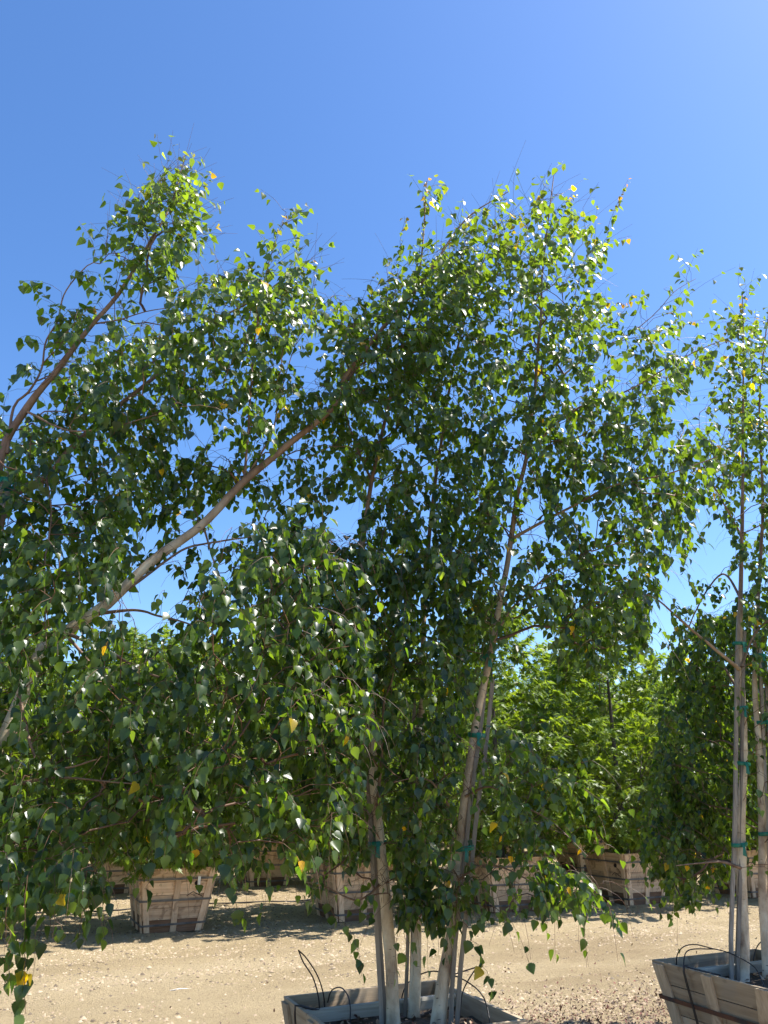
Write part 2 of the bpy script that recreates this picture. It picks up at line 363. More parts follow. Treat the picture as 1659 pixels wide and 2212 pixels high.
# ------------------------------------------------------------------ wooden tree boxes
def make_box(name, top, bot, H, mats, bands, band_mat, rows, batten_w=.075, fill=.09, mark=None, brace=False, side_mark=None):
    root = empty(name)
    plank, batten, low = mats; T = .022; BT = .019
    hw = lambda z: (bot + (top-bot)*z/H)/2
    for k in range(4):
        ca, sa = round(math.cos(k*math.pi/2)), round(math.sin(k*math.pi/2))
        def L(x, d, z):                       # x along the side, d outward, side 0 faces -y
            return (ca*x + sa*d, sa*x - ca*d, z)
        inset = 0 if k % 2 == 0 else T+.0015
        edges = [0]; ww = [random.uniform(.75, 1.3) for _ in range(rows)]; s = sum(ww)
        for w_ in ww: edges.append(edges[-1]+w_/s*H)
        for r in range(rows):
            z0, z1 = edges[r]+.0025, edges[r+1]-.0025
            j = random.uniform(-.0015, .0015); e = random.uniform(0, .006)
            V = [L(-hw(z0)+inset+e, hw(z0)-T+j, z0), L(hw(z0)-inset-e, hw(z0)-T+j, z0), L(hw(z0)-inset-e, hw(z0)+j, z0), L(-hw(z0)+inset+e, hw(z0)+j, z0),
                 L(-hw(z1)+inset+e, hw(z1)-T+j, z1), L(hw(z1)-inset-e, hw(z1)-T+j, z1), L(hw(z1)-inset-e, hw(z1)+j, z1), L(-hw(z1)+inset+e, hw(z1)+j, z1)]
            obj('plank', V, HEX, low if r == 0 else plank, root)
        for bpos in (-1, 0, 1):
            bw = batten_w*random.uniform(.9, 1.1); zt, zb = H*random.uniform(.965, .995), random.uniform(.004, .02)
            V = []
            for z in (zb, zt):
                if bpos == 0: xa, xb = -bw/2, bw/2
                elif bpos < 0: xa, xb = -hw(z)+.012, -hw(z)+.012+bw
                else: xa, xb = hw(z)-.012-bw, hw(z)-.012
                d0, d1 = hw(z)+.0022, hw(z)+BT
                V += [L(xa, d0, z), L(xb, d0, z), L(xb, d1, z), L(xa, d1, z)]
            obj('batten', V, HEX, batten, root)
    for zf in bands:
        V = []; F = []; bh = .026
        dz = random.uniform(-.006, .006)
        for (z, off) in ((zf*H-bh/2, BT+.0015), (zf*H+bh/2, BT+.0015), (zf*H-bh/2, BT+.004), (zf*H+bh/2, BT+.004)):
            h_ = hw(z)+off
            for sx, sy in ((-1, -1), (1, -1), (1, 1), (-1, 1)): V.append((sx*h_, sy*h_, z+dz*sx))
        for q in range(4):
            a, b = q, (q+1) % 4
            F += [(8+a, 8+b, 12+b, 12+a), (a, 4+a, 4+b, b), (a, b, 8+b, 8+a), (4+a, 12+a, 12+b, 4+b)]
        obj('steel_band', V, F, band_mat, root)
    zs = H-fill; n = 13; h_ = hw(zs)-T-.001
    xs = np.linspace(-h_, h_, n); SX, SY = np.meshgrid(xs, xs)
    SZ = zs + .05*(vnoise(SX*9+top*7, SY*9)-.5) + .02*(vnoise(SX*30, SY*30)-.5)
    i = (np.arange(n-1)[:, None]*n + np.arange(n-1)[None]).ravel()
    link('soil', fast_mesh('soil', np.stack([SX.ravel(), SY.ravel(), SZ.ravel()], 1), np.stack([i, i+1, i+n+1, i+n], 1), M_SOIL, True), root)
    if brace:
        yb = hw(H)*2*(.5-.29); hb = hw(H)-T-.002
        V = []; prof = [(-.022, H-.075), (.022, H-.075), (.024, H-.03), (.016, H-.016), (-.016, H-.016), (-.024, H-.03)]
        for x in (-hb, hb): V += [(x, yb+py, z) for py, z in prof]
        F = [(q, (q+1) % 6, 6+(q+1) % 6, 6+q) for q in range(6)] + [(5, 4, 3, 2, 1, 0), (6, 7, 8, 9, 10, 11)]
        obj('cross_brace', V, F, M_BRACE, root)
    def stroke(side, lines, blobs):
        k = side; ca, sa = round(math.cos(k*math.pi/2)), round(math.sin(k*math.pi/2)); V = []; F = []
        def L(x, z): d = hw(z)+.0035; return (ca*x + sa*d, sa*x - ca*d, z)
        for (x0, z0), (x1, z1), w_ in lines:
            dx, dz = x1-x0, z1-z0; l = math.hypot(dx, dz); nx_, nz_ = -dz/l*w_/2, dx/l*w_/2; b = len(V)
            V += [L(x0-nx_, z0-nz_), L(x1-nx_, z1-nz_), L(x1+nx_, z1+nz_), L(x0+nx_, z0+nz_)]; F.append((b, b+1, b+2, b+3))
        for poly in blobs:
            b = len(V); V += [L(x, z) for x, z in poly]; F.append(tuple(range(b, b+len(poly))))
        obj('stencil_mark', V, F, M_INK, root)
    if mark is not None:
        for side in mark:
            x, z = bot*.30, H*.60
            stroke(side, [((x-.095, z-.035), (x-.015, z+.012), .009), ((x-.015, z+.012), (x+.105, z-.045), .009), ((x+.06, z-.015), (x+.115, z-.05), .006),
                          ((x+.045, z+.10), (x+.09, z+.055), .009), ((x+.09, z+.055), (x+.105, z+.02), .009), ((x-.03, z-.022), (x-.008, z-.012), .006)],
                   [[(x-.005, z+.10), (x+.02, z+.085), (x+.055, z+.10), (x+.07, z+.135), (x+.05, z+.16), (x+.015, z+.15), (x-.01, z+.125)],
                    [(x-.01, z-.035), (x+.012, z-.037), (x+.004, z-.018)]])
    return root
NEAR = dict(top=.96, bot=.72, H=.65, mats=(M_OLD, M_OLDB, M_OLD), bands=(.2, .68), band_mat=M_RUST, rows=4, batten_w=.085, fill=.09, brace=True)
FAR = dict(top=1.02, bot=.76, H=.78, mats=(M_PLANK, M_BATTEN, M_WET), bands=(.13, .5, .83), band_mat=M_BAND, rows=5, fill=.07)
cen_c = np.array([.09+.02, 4.96-.10, 0]); STEP = np.array([2.34, .985, 0])
def box_center(bl): return np.array([bl[0], bl[1], 0]) + .48*(U - W)
CB = box_center((-.56, 4.93)); RB = box_center((1.81, 5.93)); LB = CB - (RB - CB)
bx = make_box('tree_box', **NEAR); bx.location = CB; bx.rotation_euler[2] = ROW
tag(bx, 'weathered grey wooden tree box holding the three-stemmed birch with drip tubes on its left', 'tree box', 'weathered boxes of the birch row')
bx = make_box('tree_box', **NEAR); bx.location = RB; bx.rotation_euler[2] = ROW
tag(bx, 'weathered tree box with rusted band and black tube running down its side planks', 'tree box', 'weathered boxes of the birch row')
bx = make_box('tree_box', **NEAR); bx.location = LB; bx.rotation_euler[2] = ROW
tag(bx, 'weathered tree box under the far-leaning birch, beside the lane', 'tree box', 'weathered boxes of the birch row')
for c, n in ((CB, 260), (RB, 160), (LB, 100)):
    q = rng.uniform(-.40, .40, (n, 2)); P = c[:2] + q[:, :1]*U[:2] + q[:, 1:]*W[:2]
    o = litter('box_litter', P, .008+.016*rng.random(n), None, .575, .9)
    tag(o, 'dry leaves lying on the soil inside the weathered tree box', 'leaf litter', 'litter in the birch boxes')

# ------------------------------------------------------------------ leaves
def leaf_template(fine=False):
    """unit leaf: x across, y along, z up; base at (0,0), petiole runs back to y=-.4"""
    if not fine:
        side = [(.27, .06), (.45, .27), (.29, .62)]; mids = [(0, .02), (0, .30), (0, .63)]
    else:
        side = []; mids = []
        prof = [(.24, .05), (.40, .16), (.455, .28), (.41, .42), (.32, .57), (.22, .71), (.11, .86)]
        for k, (x, y) in enumerate(prof):
            side += [(x, y), (x*.93-.015, y+.055)]
        mids = [(0, max(.01, y-.03)) for x, y in side]
    V = []; F = []
    ns = len(side)
    for x, y in mids: V.append((0, y))
    V.append((0, 1.0))
    for x, y in side: V.append((x, y))
    for x, y in side: V.append((-x, y))
    for s in range(2):
        o = ns+1+s*ns
        for k in range(ns-1):
            a, b, c, d = k, o+k, o+k+1, k+1
            if s == 0: F += [(a, b, c), (a, c, d)]
            else: F += [(a, c, b), (a, d, c)]
        F.append((ns-1, o+ns-1, ns) if s == 0 else (ns-1, ns, o+ns-1))
    b = len(V); V += [(-.012, -.42), (.012, -.42), (.014, .03), (-.014, .03)]; F += [(b, b+1, b+2), (b, b+2, b+3)]
    V = np.array(V, float); return V, np.array(F)
def shape_leaf(V2, fold, bend, wid):
    """fold, bend, wid arrays (n,) -> (n, nv, 3)"""
    x = V2[None, :, 0]*wid[:, None]; y = np.broadcast_to(V2[None, :, 1], x.shape); yy = np.clip(y, 0, 1)
    z = fold[:, None]*np.abs(x) - bend[:, None]*yy**2 + np.where(y < 0, .25*y*y, 0)
    return np.stack([x, y, z], -1)
LT, LF = leaf_template(False); LTF, LFF = leaf_template(True)
def maple_template():
    ang = np.radians([-8, 22, 48, 62, 90-18, 90, 90+18, 118, 132, 158, 188])
    rad = np.array([.30, .62, .36, .80, .42, 1.0, .42, .80, .36, .62, .30])
    V = [(0, 0)] + [(r*math.cos(a)*.75, r*math.sin(a)) for r, a in zip(rad, ang)]
    F = [(0, k, k+1) for k in range(1, 11)]
    b = len(V); V += [(-.012, -.45), (.012, -.45), (0, .02)]; F.append((b, b+1, b+2))
    return np.array(V, float), np.array(F)
MT, MF = maple_template()
def frames(axis, up):
    axis = axis/np.linalg.norm(axis, axis=1)[:, None]
    nrm = up - (up*axis).sum(1)[:, None]*axis; nrm /= np.linalg.norm(nrm, axis=1)[:, None]+1e-9
    side = np.cross(axis, nrm); return side, axis, nrm
def leaf_mesh(name, T, F, pos, axis, up, size, col, mat, fold=(.1, .55), bend=(.0, .35), wid=(.85, 1.12)):
    n = len(pos); s, a, m = frames(axis, up)
    V = shape_leaf(T, rng.uniform(*fold, n), rng.uniform(*bend, n), rng.uniform(*wid, n))*size[:, None, None]
    base = pos + a*(size*.42)[:, None]
    W_ = base[:, None] + V[..., 0:1]*s[:, None] + V[..., 1:2]*a[:, None] + V[..., 2:3]*m[:, None]
    nv = len(T); FF = (F[None] + nv*np.arange(n)[:, None, None]).reshape(-1, 3)
    CC = np.repeat(np.column_stack([col, np.ones(n)]), nv, 0)
    return fast_mesh(name, W_.reshape(-1, 3), FF, mat, True, CC)
def birch_colors(n, young=None, high=None):
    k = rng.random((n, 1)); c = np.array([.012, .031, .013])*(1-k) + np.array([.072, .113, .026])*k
    if high is not None: c = c*(1-high[:, None]) + np.array([.085, .125, .030])*rng.uniform(.6, 1.1, (n, 1))*high[:, None]  # higher leaves painted lighter: backlit glow as well as younger foliage
    y = rng.random(n) < .0035; c[y] = np.array([.46, .27, .02])*rng.uniform(.7, 1.1, (y.sum(), 1))
    y = rng.random(n) < .006; c[y] = np.array([.15, .21, .03])
    if young is not None:
        t = np.clip(young, 0, 1)[:, None]; pick = rng.random((n, 1))
        yc = np.where(pick < .4, np.array([.26, .10, .045]), np.where(pick < .7, np.array([.30, .22, .04]), np.array([.13, .18, .035])))
        c = c*(1-t) + yc*t
    return c

# ------------------------------------------------------------------ birch growth
def grow(stems, attract, asc=.5, bf=.22):
    """attach every attractor to the nearest suitable point of the skeleton, in order of distance.
    returns nodes, parent chains and twig counts"""
    pos = []; path = []; par = []; own = []
    for P in stems:
        d = 0
        for k, p in enumerate(P):
            pos.append(p); d += 0 if k == 0 else np.linalg.norm(p-P[k-1]); path.append(.35*d); par.append(-1 if k == 0 else len(pos)-2)
    n0 = len(pos); cap = n0 + len(attract)*14
    NP = np.zeros((cap, 3)); NP[:n0] = pos; PL = np.zeros(cap); PL[:n0] = path; par = par + [0]*(cap-n0); n = n0
    d0 = np.array([np.min(np.linalg.norm(NP[:n0]-a, axis=1)) for a in attract])
    chains = []; tips = []
    for ai in np.argsort(d0):
        a = attract[ai]; D = a - NP[:n]; dist = np.linalg.norm(D, axis=1)
        cost = dist + bf*PL[:n] + 1.4*np.maximum(0, -D[:, 2] + .05) + .5*np.maximum(0, .35*dist - D[:, 2])
        j = int(np.argmin(cost)); L = dist[j]
        if L < .02: continue
        k = max(2, min(12, int(L/.11)+1)); p0 = NP[j]
        ctrl = p0 + (a-p0)*.5 + np.array([0, 0, .10*L]) + rng.normal(0, .06*L, 3)
        t = np.linspace(0, 1, k+1)[1:, None]
        Q = (1-t)**2*p0 + 2*t*(1-t)*ctrl + t*t*a + np.vstack([rng.normal(0, .012, (k-1, 3)), np.zeros((1, 3))])
        ids = list(range(n, n+k)); NP[n:n+k] = Q
        for q, idn in enumerate(ids):
            par[idn] = j if q == 0 else idn-1
            PL[idn] = PL[par[idn]] + np.linalg.norm(NP[idn]-NP[par[idn]])
        n += k; chains.append([j]+ids); tips.append((ids[-1], (Q[-1]-(Q[-2] if k > 1 else p0)), ai))
    cnt = np.zeros(n); 
    for idn, _, _ in tips: cnt[idn] += 1
    for idn in range(n-1, -1, -1):
        if par[idn] >= 0: cnt[par[idn]] += cnt[idn]
    return NP[:n], chains, cnt, tips

def stem_mesh(P, r0, r1, brown0, brown1, sides=12, n=60, wob=.006, slow=False):
    Q = smooth_poly(P, n); t = np.linspace(0, 1, n)
    Q[1:-1, :2] += np.cumsum(rng.normal(0, wob*.25, (n-2, 2)), 0)*np.sin(t[1:-1]*math.pi)[:, None]
    rad = r1 + (r0-r1)*(1-t if slow else .66*(1-t)+.34*np.exp(-t/.18))
    for _ in range(int(n/7)):
        c = rng.random(); rad = rad*(1+.10*np.exp(-((t-c)/.012)**2))
    rad = rad*(1+.2*np.exp(-t/.01)) if r0 > .025 else rad
    col = np.zeros((n, 4)); col[:, 0] = np.clip(brown0+(brown1-brown0)*np.clip((t-.35)/.16, 0, 1), 0, 1); col[:, 3] = 1
    return Q, rad, col

def birch(name, root_at, label, stems, limbs, shoots, regions, holes, n_twig, leaf, group, n_parts=300):
    """stems/limbs: (points, r0, r1, brown0, brown1); shoots: thin leader shoots; regions: crown outlines with distance range"""
    root = empty(name, tuple(root_at)); tag(root, label, 'birch tree', group)
    off = np.asarray(root_at, float)
    skel = []
    for nm, lst in (('stem', stems), ('limb', limbs)):
        for (P, r0, r1, b0, b1) in lst:
            Q, rad, col = stem_mesh(P, r0, r1, b0, b1, 12, 64 if nm == 'stem' else 36, slow=(b0 < 0))
            T = Tubes(); T.add(Q - off, rad, 12 if nm == 'stem' else 8, col); link(nm, T.mesh(nm, M_BARK), root)
            skel.append(Q[len(Q)//6:] if nm == 'stem' else Q)
    # crown attractors
    area = np.array([poly_area(r[0])*r[3] for r in regions]); cntr = (area/area.sum()*n_twig).astype(int)
    A = []
    for (poly, y0, y1, dens), c in zip(regions, cntr):
        p = np.asarray(poly, float); got = 0
        while got < c:
            q = rng.uniform(p.min(0), p.max(0), (c*3, 2)); q = q[in_poly(q, poly)]
            for h in holes: q = q[~in_poly(q, h)]
            q = q[:c-got]; got += len(q)
            yy = y0 + (y1-y0)*rng.beta(1.6, 1.6, len(q))
            A += [at(a-0, b-22, y) for (a, b), y in zip(q, yy)]
    A = np.array(A); A = A[A[:, 2] > .75]
    E_ = []                                        # leafy spurs along the outer limbs and stem tops
    for P_, share in [(q_, .62) for q_ in skel[:len(stems)]] + [(q_, .35) for q_ in skel[len(stems):]]:
        Q = P_[int(len(P_)*share):]; ln = np.linalg.norm(np.diff(Q, axis=0), axis=1).sum(); m_ = int(ln/.05)
        if Q[-1][2] < 2.6: m_ = m_//3
        for _ in range(m_): E_.append(Q[rng.integers(0, len(Q))] + rng.normal(0, .055, 3) + np.array([0, 0, .03]))
    nA = len(A); A = np.vstack([A, np.array(E_)])
    NP, chains, cnt, tips = grow(skel, A)
    tw = Tubes()
    for ch in chains:
        c = cnt[np.array(ch)]; c[0] = c[1]; r = .00135*np.maximum(c, 1)**.43
        tw.add(NP[ch] - off, r, 5 if r[0] > .004 else 3)
    # pendulous leafy twigs
    LP, LA, LU, LS, LY, keep = [], [], [], [], [], []
    zmax = A[:, 2].max()
    def leaves_on(P, spacing, size, young_tip, forced, first=.0):
        seg = np.linalg.norm(np.diff(P, axis=0), axis=1); cum = np.concatenate([[0], np.cumsum(seg)]); s = first + spacing*rng.random(); k = rng.integers(0, 2)
        while s < cum[-1]:
            i = min(np.searchsorted(cum, s, 'right')-1, len(P)-2); t = (s-cum[i])/seg[i]; p = P[i]*(1-t)+P[i+1]*t; d = (P[i+1]-P[i])/seg[i]
            lat = np.cross(d, [0, 0, 1]); l = np.linalg.norm(lat); lat = lat/l if l > .05 else rng.normal(0, 1, 3)
            ang = (1 if k % 2 else -1); k += 1
            fr = s/cum[-1]
            ax = np.array([0, 0, -.75]) + lat*ang*.55*rng.uniform(.4, 1.3) + d*.45 + rng.normal(0, .28, 3)
            up = np.array([.40, -.32, .70]) + lat*ang*.4 + d*.25 + rng.normal(0, .50, 3)
            LP.append(p); LA.append(ax); LU.append(up)
            yg = young_tip*np.clip((fr-.62)/.38, 0, 1)*float(np.clip((p[2]-2.8)/1.5, 0, 1))
            LS.append(size*rng.uniform(.62, 1.22)*(1-.55*yg)); LY.append(yg); keep.append(forced)
            s += spacing*rng.uniform(.6, 1.4)
    for idn, d, ai in tips:
        p = NP[idn]; h = (p[2]-1.0)/(zmax-1.0)
        d = d/(np.linalg.norm(d)+1e-9); o2 = d.copy(); o2[2] = 0
        v = d*.6 + o2*.5 + rng.normal(0, .35, 3) + np.array([.5*max(0, h-.45), 0, 1.3*max(0, h-.5) - .15]); v /= np.linalg.norm(v)
        gdrop = .42 if h < .5 else max(.02, .42 - .42*(h-.5)/.32)
        L = rng.uniform(.14, .40) if ai < nA else rng.uniform(.08, .18); st = L/5; P = [p]
        for _ in range(5):
            v = v + np.array([0, 0, -gdrop*rng.uniform(.6, 1.4)]); v /= np.linalg.norm(v); P.append(P[-1]+v*st)
        P = np.array(P); tw.add(P - off, np.linspace(.0013, .0007, 6), 3)
        leaves_on(P, .0195+.003*max(0, h)+.022*max(0, h-.5), leaf*(1+.38*max(0, h-.15)), .22 if h > .85 else .0, ai >= nA)
    for P, r0, dens in shoots:
        Q = smooth_poly(P, 14); Q[1:-1] += rng.normal(0, .006, (12, 3))
        tw.add(Q - off, np.linspace(r0, .0009, 14), 5)
        leaves_on(Q, .030/dens, leaf*1.15, .8, True, .05)
        leaves_on(Q[len(Q)//4:], .06/dens, leaf, .5, True)
    link('twigs', tw.mesh('twigs', M_TWIG), root, 'stuff')
    LP, LA, LU = np.array(LP), np.array(LA), np.array(LU); LS, LY, keep = np.array(LS), np.array(LY), np.array(keep)
    q, Z = proj(LP); ok = np.zeros(len(LP), bool)
    for r in regions: ok |= in_poly(q, r[0])
    for h in holes: ok &= ~in_poly(q, h)
    ok |= rng.random(len(LP)) < .10; ok |= keep
    for cor, ymax, pr in CLEAR: ok &= ~(in_poly(q, cor) & (LP[:, 1] < ymax) & (rng.random(len(LP)) < pr))   # airy sides where the stems show
    LP, LA, LU, LS, LY, q, Z = LP[ok], LA[ok], LU[ok], LS[ok], LY[ok], q[ok], Z[ok]
    LA /= np.linalg.norm(LA, axis=1)[:, None]
    # the largest in view are leaves of their own
    vis = (q[:, 0] > 5) & (q[:, 0] < 1655) & (q[:, 1] < 2205) & (q[:, 1] > 0)
    big = np.where(vis, LS/Z, 0); idx = np.argsort(-big)[:n_parts]; rest = np.ones(len(LP), bool); rest[idx] = False
    s, a, m = frames(LA[idx], LU[idx])
    for k, i in enumerate(idx):
        o = link('leaf', LEAF_MESHES[k % len(LEAF_MESHES)], root); sz = LS[i]; pos = LP[i] + a[k]*sz*.42 - off
        o.matrix_local = Matrix([[s[k][r]*sz, a[k][r]*sz, m[k][r]*sz, pos[r]] for r in range(3)] + [[0, 0, 0, 1]])
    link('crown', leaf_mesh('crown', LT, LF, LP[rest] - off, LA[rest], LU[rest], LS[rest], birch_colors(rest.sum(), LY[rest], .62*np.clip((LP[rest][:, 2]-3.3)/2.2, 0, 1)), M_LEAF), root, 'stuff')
    print(name, 'leaves', len(LP), 'twigs', len(tips))
    return root
LEAF_MESHES = []
for k in range(60):
    V = shape_leaf(LTF, rng.uniform(.1, .5, 1), rng.uniform(0, .35, 1), rng.uniform(.88, 1.1, 1))[0]
    c = birch_colors(1)[0] if k else np.array([.30, .22, .02])
    if k and c[0] > .1: c = np.array([.05, .1, .025])
    LEAF_MESHES.append(fast_mesh('leaf', V, LFF, M_LEAF, True, np.tile([*c, 1], (len(V), 1))))

def line(pts, y0, y1=None, lift=0):
    y1 = y0 if y1 is None else y1; n = len(pts)
    return np.array([at(a, b, y0+(y1-y0)*k/(n-1)) for k, (a, b) in enumerate(pts)])
HOLES = [[(395, 885), (452, 880), (450, 938), (400, 942)], [(352, 945), (402, 945), (398, 1002), (358, 1002)], [(268, 1128), (350, 1128), (352, 1200), (285, 1205)],
         [(285, 1275), (385, 1300), (392, 1385), (300, 1385), (275, 1330)], [(705, 1070), (782, 1072), (775, 1170), (722, 1172)],
         [(1440, 1175), (1570, 1200), (1562, 1300), (1490, 1325), (1440, 1435), (1400, 1420), (1408, 1320)], [(1112, 1325), (1155, 1325), (1150, 1405), (1106, 1405)],
         [(455, 935), (525, 965), (505, 1000), (448, 1005)], [(640, 690), (715, 735), (700, 840), (650, 840), (622, 760)], [(1330, 770), (1385, 800), (1360, 850), (1320, 840)],
         [(1450, 830), (1510, 850), (1500, 900), (1440, 890)], [(1065, 1420), (1090, 1430), (1080, 1500), (1050, 1500)]]

def strip(pts, w):
    return [(a-w, b) for a, b in pts] + [(a+w, b) for a, b in reversed(pts)]
CLEAR = [([(268, 1852), (470, 1852), (470, 2030), (268, 2030)], 9, .8), ([(1015, 1845), (1150, 1845), (1150, 1975), (1015, 1975)], 9, .78), ([(690, 1850), (800, 1850), (800, 1990), (690, 1990)], 9, .5), ([(1275, 1835), (1385, 1835), (1385, 1960), (1275, 1960)], 9, .6),
         (strip([(1140, 980), (1110, 1120), (1080, 1280), (1055, 1418), (1030, 1560)], 22), 4.85, .7), (strip([(1030, 1560), (1010, 1700), (994, 1840)], 24), 4.85, .9), (strip([(994, 1840), (978, 2010)], 18), 4.85, .7),
         (strip([(806, 1660), (820, 1800), (830, 1900), (845, 2050)], 26), 4.8, .9),          ([(180, 1310), (230, 1280), (330, 1190), (440, 1110), (520, 1030), (620, 945), (720, 860), (740, 900), (640, 990), (540, 1080), (450, 1160), (340, 1245), (240, 1345), (200, 1370)], 4.5, .6),
         ([(0, 960), (60, 860), (130, 770), (250, 620), (275, 640), (150, 800), (80, 900), (0, 1020)], 4.2, .75), (strip([(1600, 1350), (1603, 1700), (1600, 1900), (1605, 2050)], 20), 5.8, .9), (strip([(1632, 1450), (1648, 1800), (1652, 2000)], 16), 5.85, .8)]

# three-stemmed birch in the middle box
cs = [([*line([(850, 2240), (846, 2098), (838, 2010), (828, 1899), (820, 1800), (807, 1698), (804, 1626), (796, 1500), (785, 1389), (778, 1259), (776, 1187), (785, 1132), (800, 1034)], 4.63, 4.75), *line([(830, 900), (862, 760), (905, 576), (922, 392)], 4.8, 4.85)], .036, .004, 0.0, 1.0),
      ([*line([(893, 2215), (898, 2100), (900, 1986), (898, 1923), (900, 1820), (904, 1740), (909, 1571), (913, 1407), (920, 1250), (935, 1080), (960, 900), (990, 740), (1030, 600), (1075, 500)], 4.85, 5.1)], .033, .004, 0.0, 1.0),
      ([*line([(944, 2240), (950, 2181), (961, 2097), (977, 2018), (989, 1891), (997, 1812), (1006, 1710), (1018, 1626), (1025, 1571), (1040, 1487), (1055, 1418), (1066, 1364), (1080, 1284), (1095, 1209), (1107, 1132), (1118, 1063), (1135, 998), (1146, 914), (1156, 841), (1161, 769), (1170, 668), (1171, 600), (1185, 475), (1196, 380)], 4.66, 4.95)], .038, .0035, 0.0, 1.0)]
cl = [(line([(1104, 1165), (1178, 1124), (1249, 1087), (1314, 1053), (1368, 1040), (1436, 1026), (1496, 1006), (1571, 979)], 4.82, 4.5), .012, .003, .9, 1),
      (line([(1138, 985), (1199, 918), (1266, 874), (1334, 853), (1385, 830), (1449, 790), (1510, 756), (1568, 732)], 4.87, 4.7), .011, .0025, .9, 1),
      (line([(1150, 880), (1210, 815), (1283, 762), (1334, 735), (1368, 715), (1419, 671), (1456, 630), (1503, 602)], 4.9, 5.1), .009, .0018, 1, 1),
      (line([(816, 1764), (817, 1725), (822, 1630), (828, 1517), (845, 1473), (857, 1390), (862, 1330)], 4.66, 4.5), .012, .004, 1, 1),
      (line([(1055, 1415), (1085, 1350), (1120, 1300), (1190, 1240), (1260, 1210)], 4.8, 4.6), .010, .003, .8, 1),
      (line([(985, 1770), (970, 1740), (930, 1690), (900, 1680), (850, 1690)], 4.66, 4.35), .008, .0025, 1, 1),
      (line([(1005, 1720), (1060, 1700), (1130, 1740), (1200, 1780), (1270, 1850)], 4.68, 4.3), .008, .002, 1, 1),
      (line([(830, 1900), (800, 1930), (770, 1945), (740, 1935), (700, 1915), (660, 1905)], 4.66, 4.45), .008, .002, 1, 1),
      (line([(990, 1900), (1040, 1870), (1100, 1880), (1200, 1930), (1300, 1965)], 4.66, 4.4), .007, .002, 1, 1),
      (line([(898, 1990), (930, 1960), (980, 1960), (1010, 1975)], 4.87, 4.6), .006, .002, 1, 1),
      (line([(778, 1240), (740, 1190), (690, 1150), (620, 1130)], 4.75, 4.6), .009, .002, 1, 1),
      (line([(800, 1034), (760, 940), (745, 860), (765, 689)], 4.76, 4.7), .009, .0018, 1, 1),
      (line([(780, 1280), (700, 1230), (600, 1200), (520, 1190)], 4.75, 4.35), .009, .002, 1, 1)]
csh = [*[(line(p_, y_), .002, .9) for p_, y_ in (([(985, 600), (1000, 540), (1018, 452)], 4.8), ([(1035, 560), (1062, 500), (1092, 436)], 4.8), ([(950, 610), (962, 560), (985, 490)], 4.9), ([(1190, 520), (1180, 450), (1168, 405)], 4.95), ([(1215, 560), (1232, 500), (1226, 425)], 5.0), ([(1300, 800), (1380, 735), (1440, 712)], 5.0), ([(1380, 725), (1440, 700), (1520, 690)], 5.0), ([(830, 700), (836, 640), (838, 560)], 4.7), ([(1075, 560), (1090, 520), (1085, 470)], 5.0), ([(1290, 700), (1330, 690), (1366, 640)], 5.0))],
       (line([(905, 600), (907, 540), (915, 470), (924, 386)], 4.84), .003, 1), (line([(855, 660), (858, 590), (866, 520), (873, 466)], 4.75), .0025, .9), (line([(767, 692), (785, 640), (813, 590)], 4.7), .002, .7),
       (line([(1060, 640), (1080, 560), (1100, 500), (1128, 455)], 5.0), .002, .9), (line([(1270, 620), (1300, 540), (1325, 460), (1357, 388)], 5.0), .0025, 1), (line([(1280, 545), (1320, 522), (1364, 510)], 5.0), .0018, .7),
       (line([(1180, 500), (1215, 440), (1244, 418)], 4.95), .002, .8), (line([(1215, 700), (1280, 650), (1352, 658)], 4.9), .002, .9), (line([(1165, 640), (1140, 540), (1128, 462)], 4.95), .002, .9), (line([(1240, 700), (1275, 560), (1290, 440)], 5.0), .002, .7),
       (line([(1160, 1760), (1230, 1690), (1300, 1740)], 4.4), .002, .8), (line([(1100, 1690), (1190, 1660), (1305, 1735)], 4.4), .002, .8), (line([(1110, 1850), (1240, 1900), (1335, 1985)], 4.4), .002, 1),
       (line([(700, 1900), (712, 1960), (760, 2020), (775, 2060), (780, 2110)], 4.4), .0015, .6), (line([(985, 1960), (1030, 2040), (1050, 2100), (1062, 2150)], 4.5), .0015, .6), (line([(960, 2000), (962, 2040), (966, 2090)], 4.5), .001, .5)]
cr = [([(760, 720), (850, 640), (920, 560), (1000, 540), (1110, 520), (1140, 470), (1190, 400), (1222, 440), (1285, 480), (1300, 540), (1270, 620), (1320, 660), (1290, 760), (1240, 860), (1180, 960), (1140, 1100), (1110, 1200), (1090, 1260), (800, 1260), (700, 1150), (720, 1000), (700, 900), (720, 800)], 4.3, 5.4, 1.0),
      ([(520, 1180), (700, 1150), (800, 1200), (1080, 1210), (1110, 1300), (1060, 1420), (1030, 1560), (1020, 1720), (990, 1850), (780, 1860), (700, 1900), (640, 1830), (600, 1500)], 4.15, 5.3, 1.15),
      ([(870, 1850), (1000, 1870), (1080, 1820), (1200, 1850), (1280, 1900), (1345, 1970), (1280, 1975), (1150, 1960), (1050, 1985), (960, 2010), (880, 1985), (780, 1980), (760, 1930)], 4.25, 4.7, .95),
      ([(1040, 1560), (1180, 1580), (1290, 1640), (1260, 1720), (1300, 1800), (1240, 1840), (1100, 1810), (1020, 1720)], 4.1, 4.9, .36),
      ([(1100, 1240), (1180, 1120), (1250, 1060), (1400, 990), (1540, 900), (1560, 1000), (1490, 1110), (1500, 1190), (1430, 1250), (1400, 1300), (1400, 1400), (1330, 1440), (1250, 1440), (1180, 1400), (1150, 1330), (1110, 1330)], 4.2, 5.3, 1.0),
      ([(1140, 980), (1260, 850), (1350, 750), (1440, 690), (1490, 630), (1480, 690), (1410, 760), (1540, 745), (1530, 800), (1480, 850), (1420, 960), (1250, 1060), (1160, 1120)], 4.3, 5.3, 1.1)]
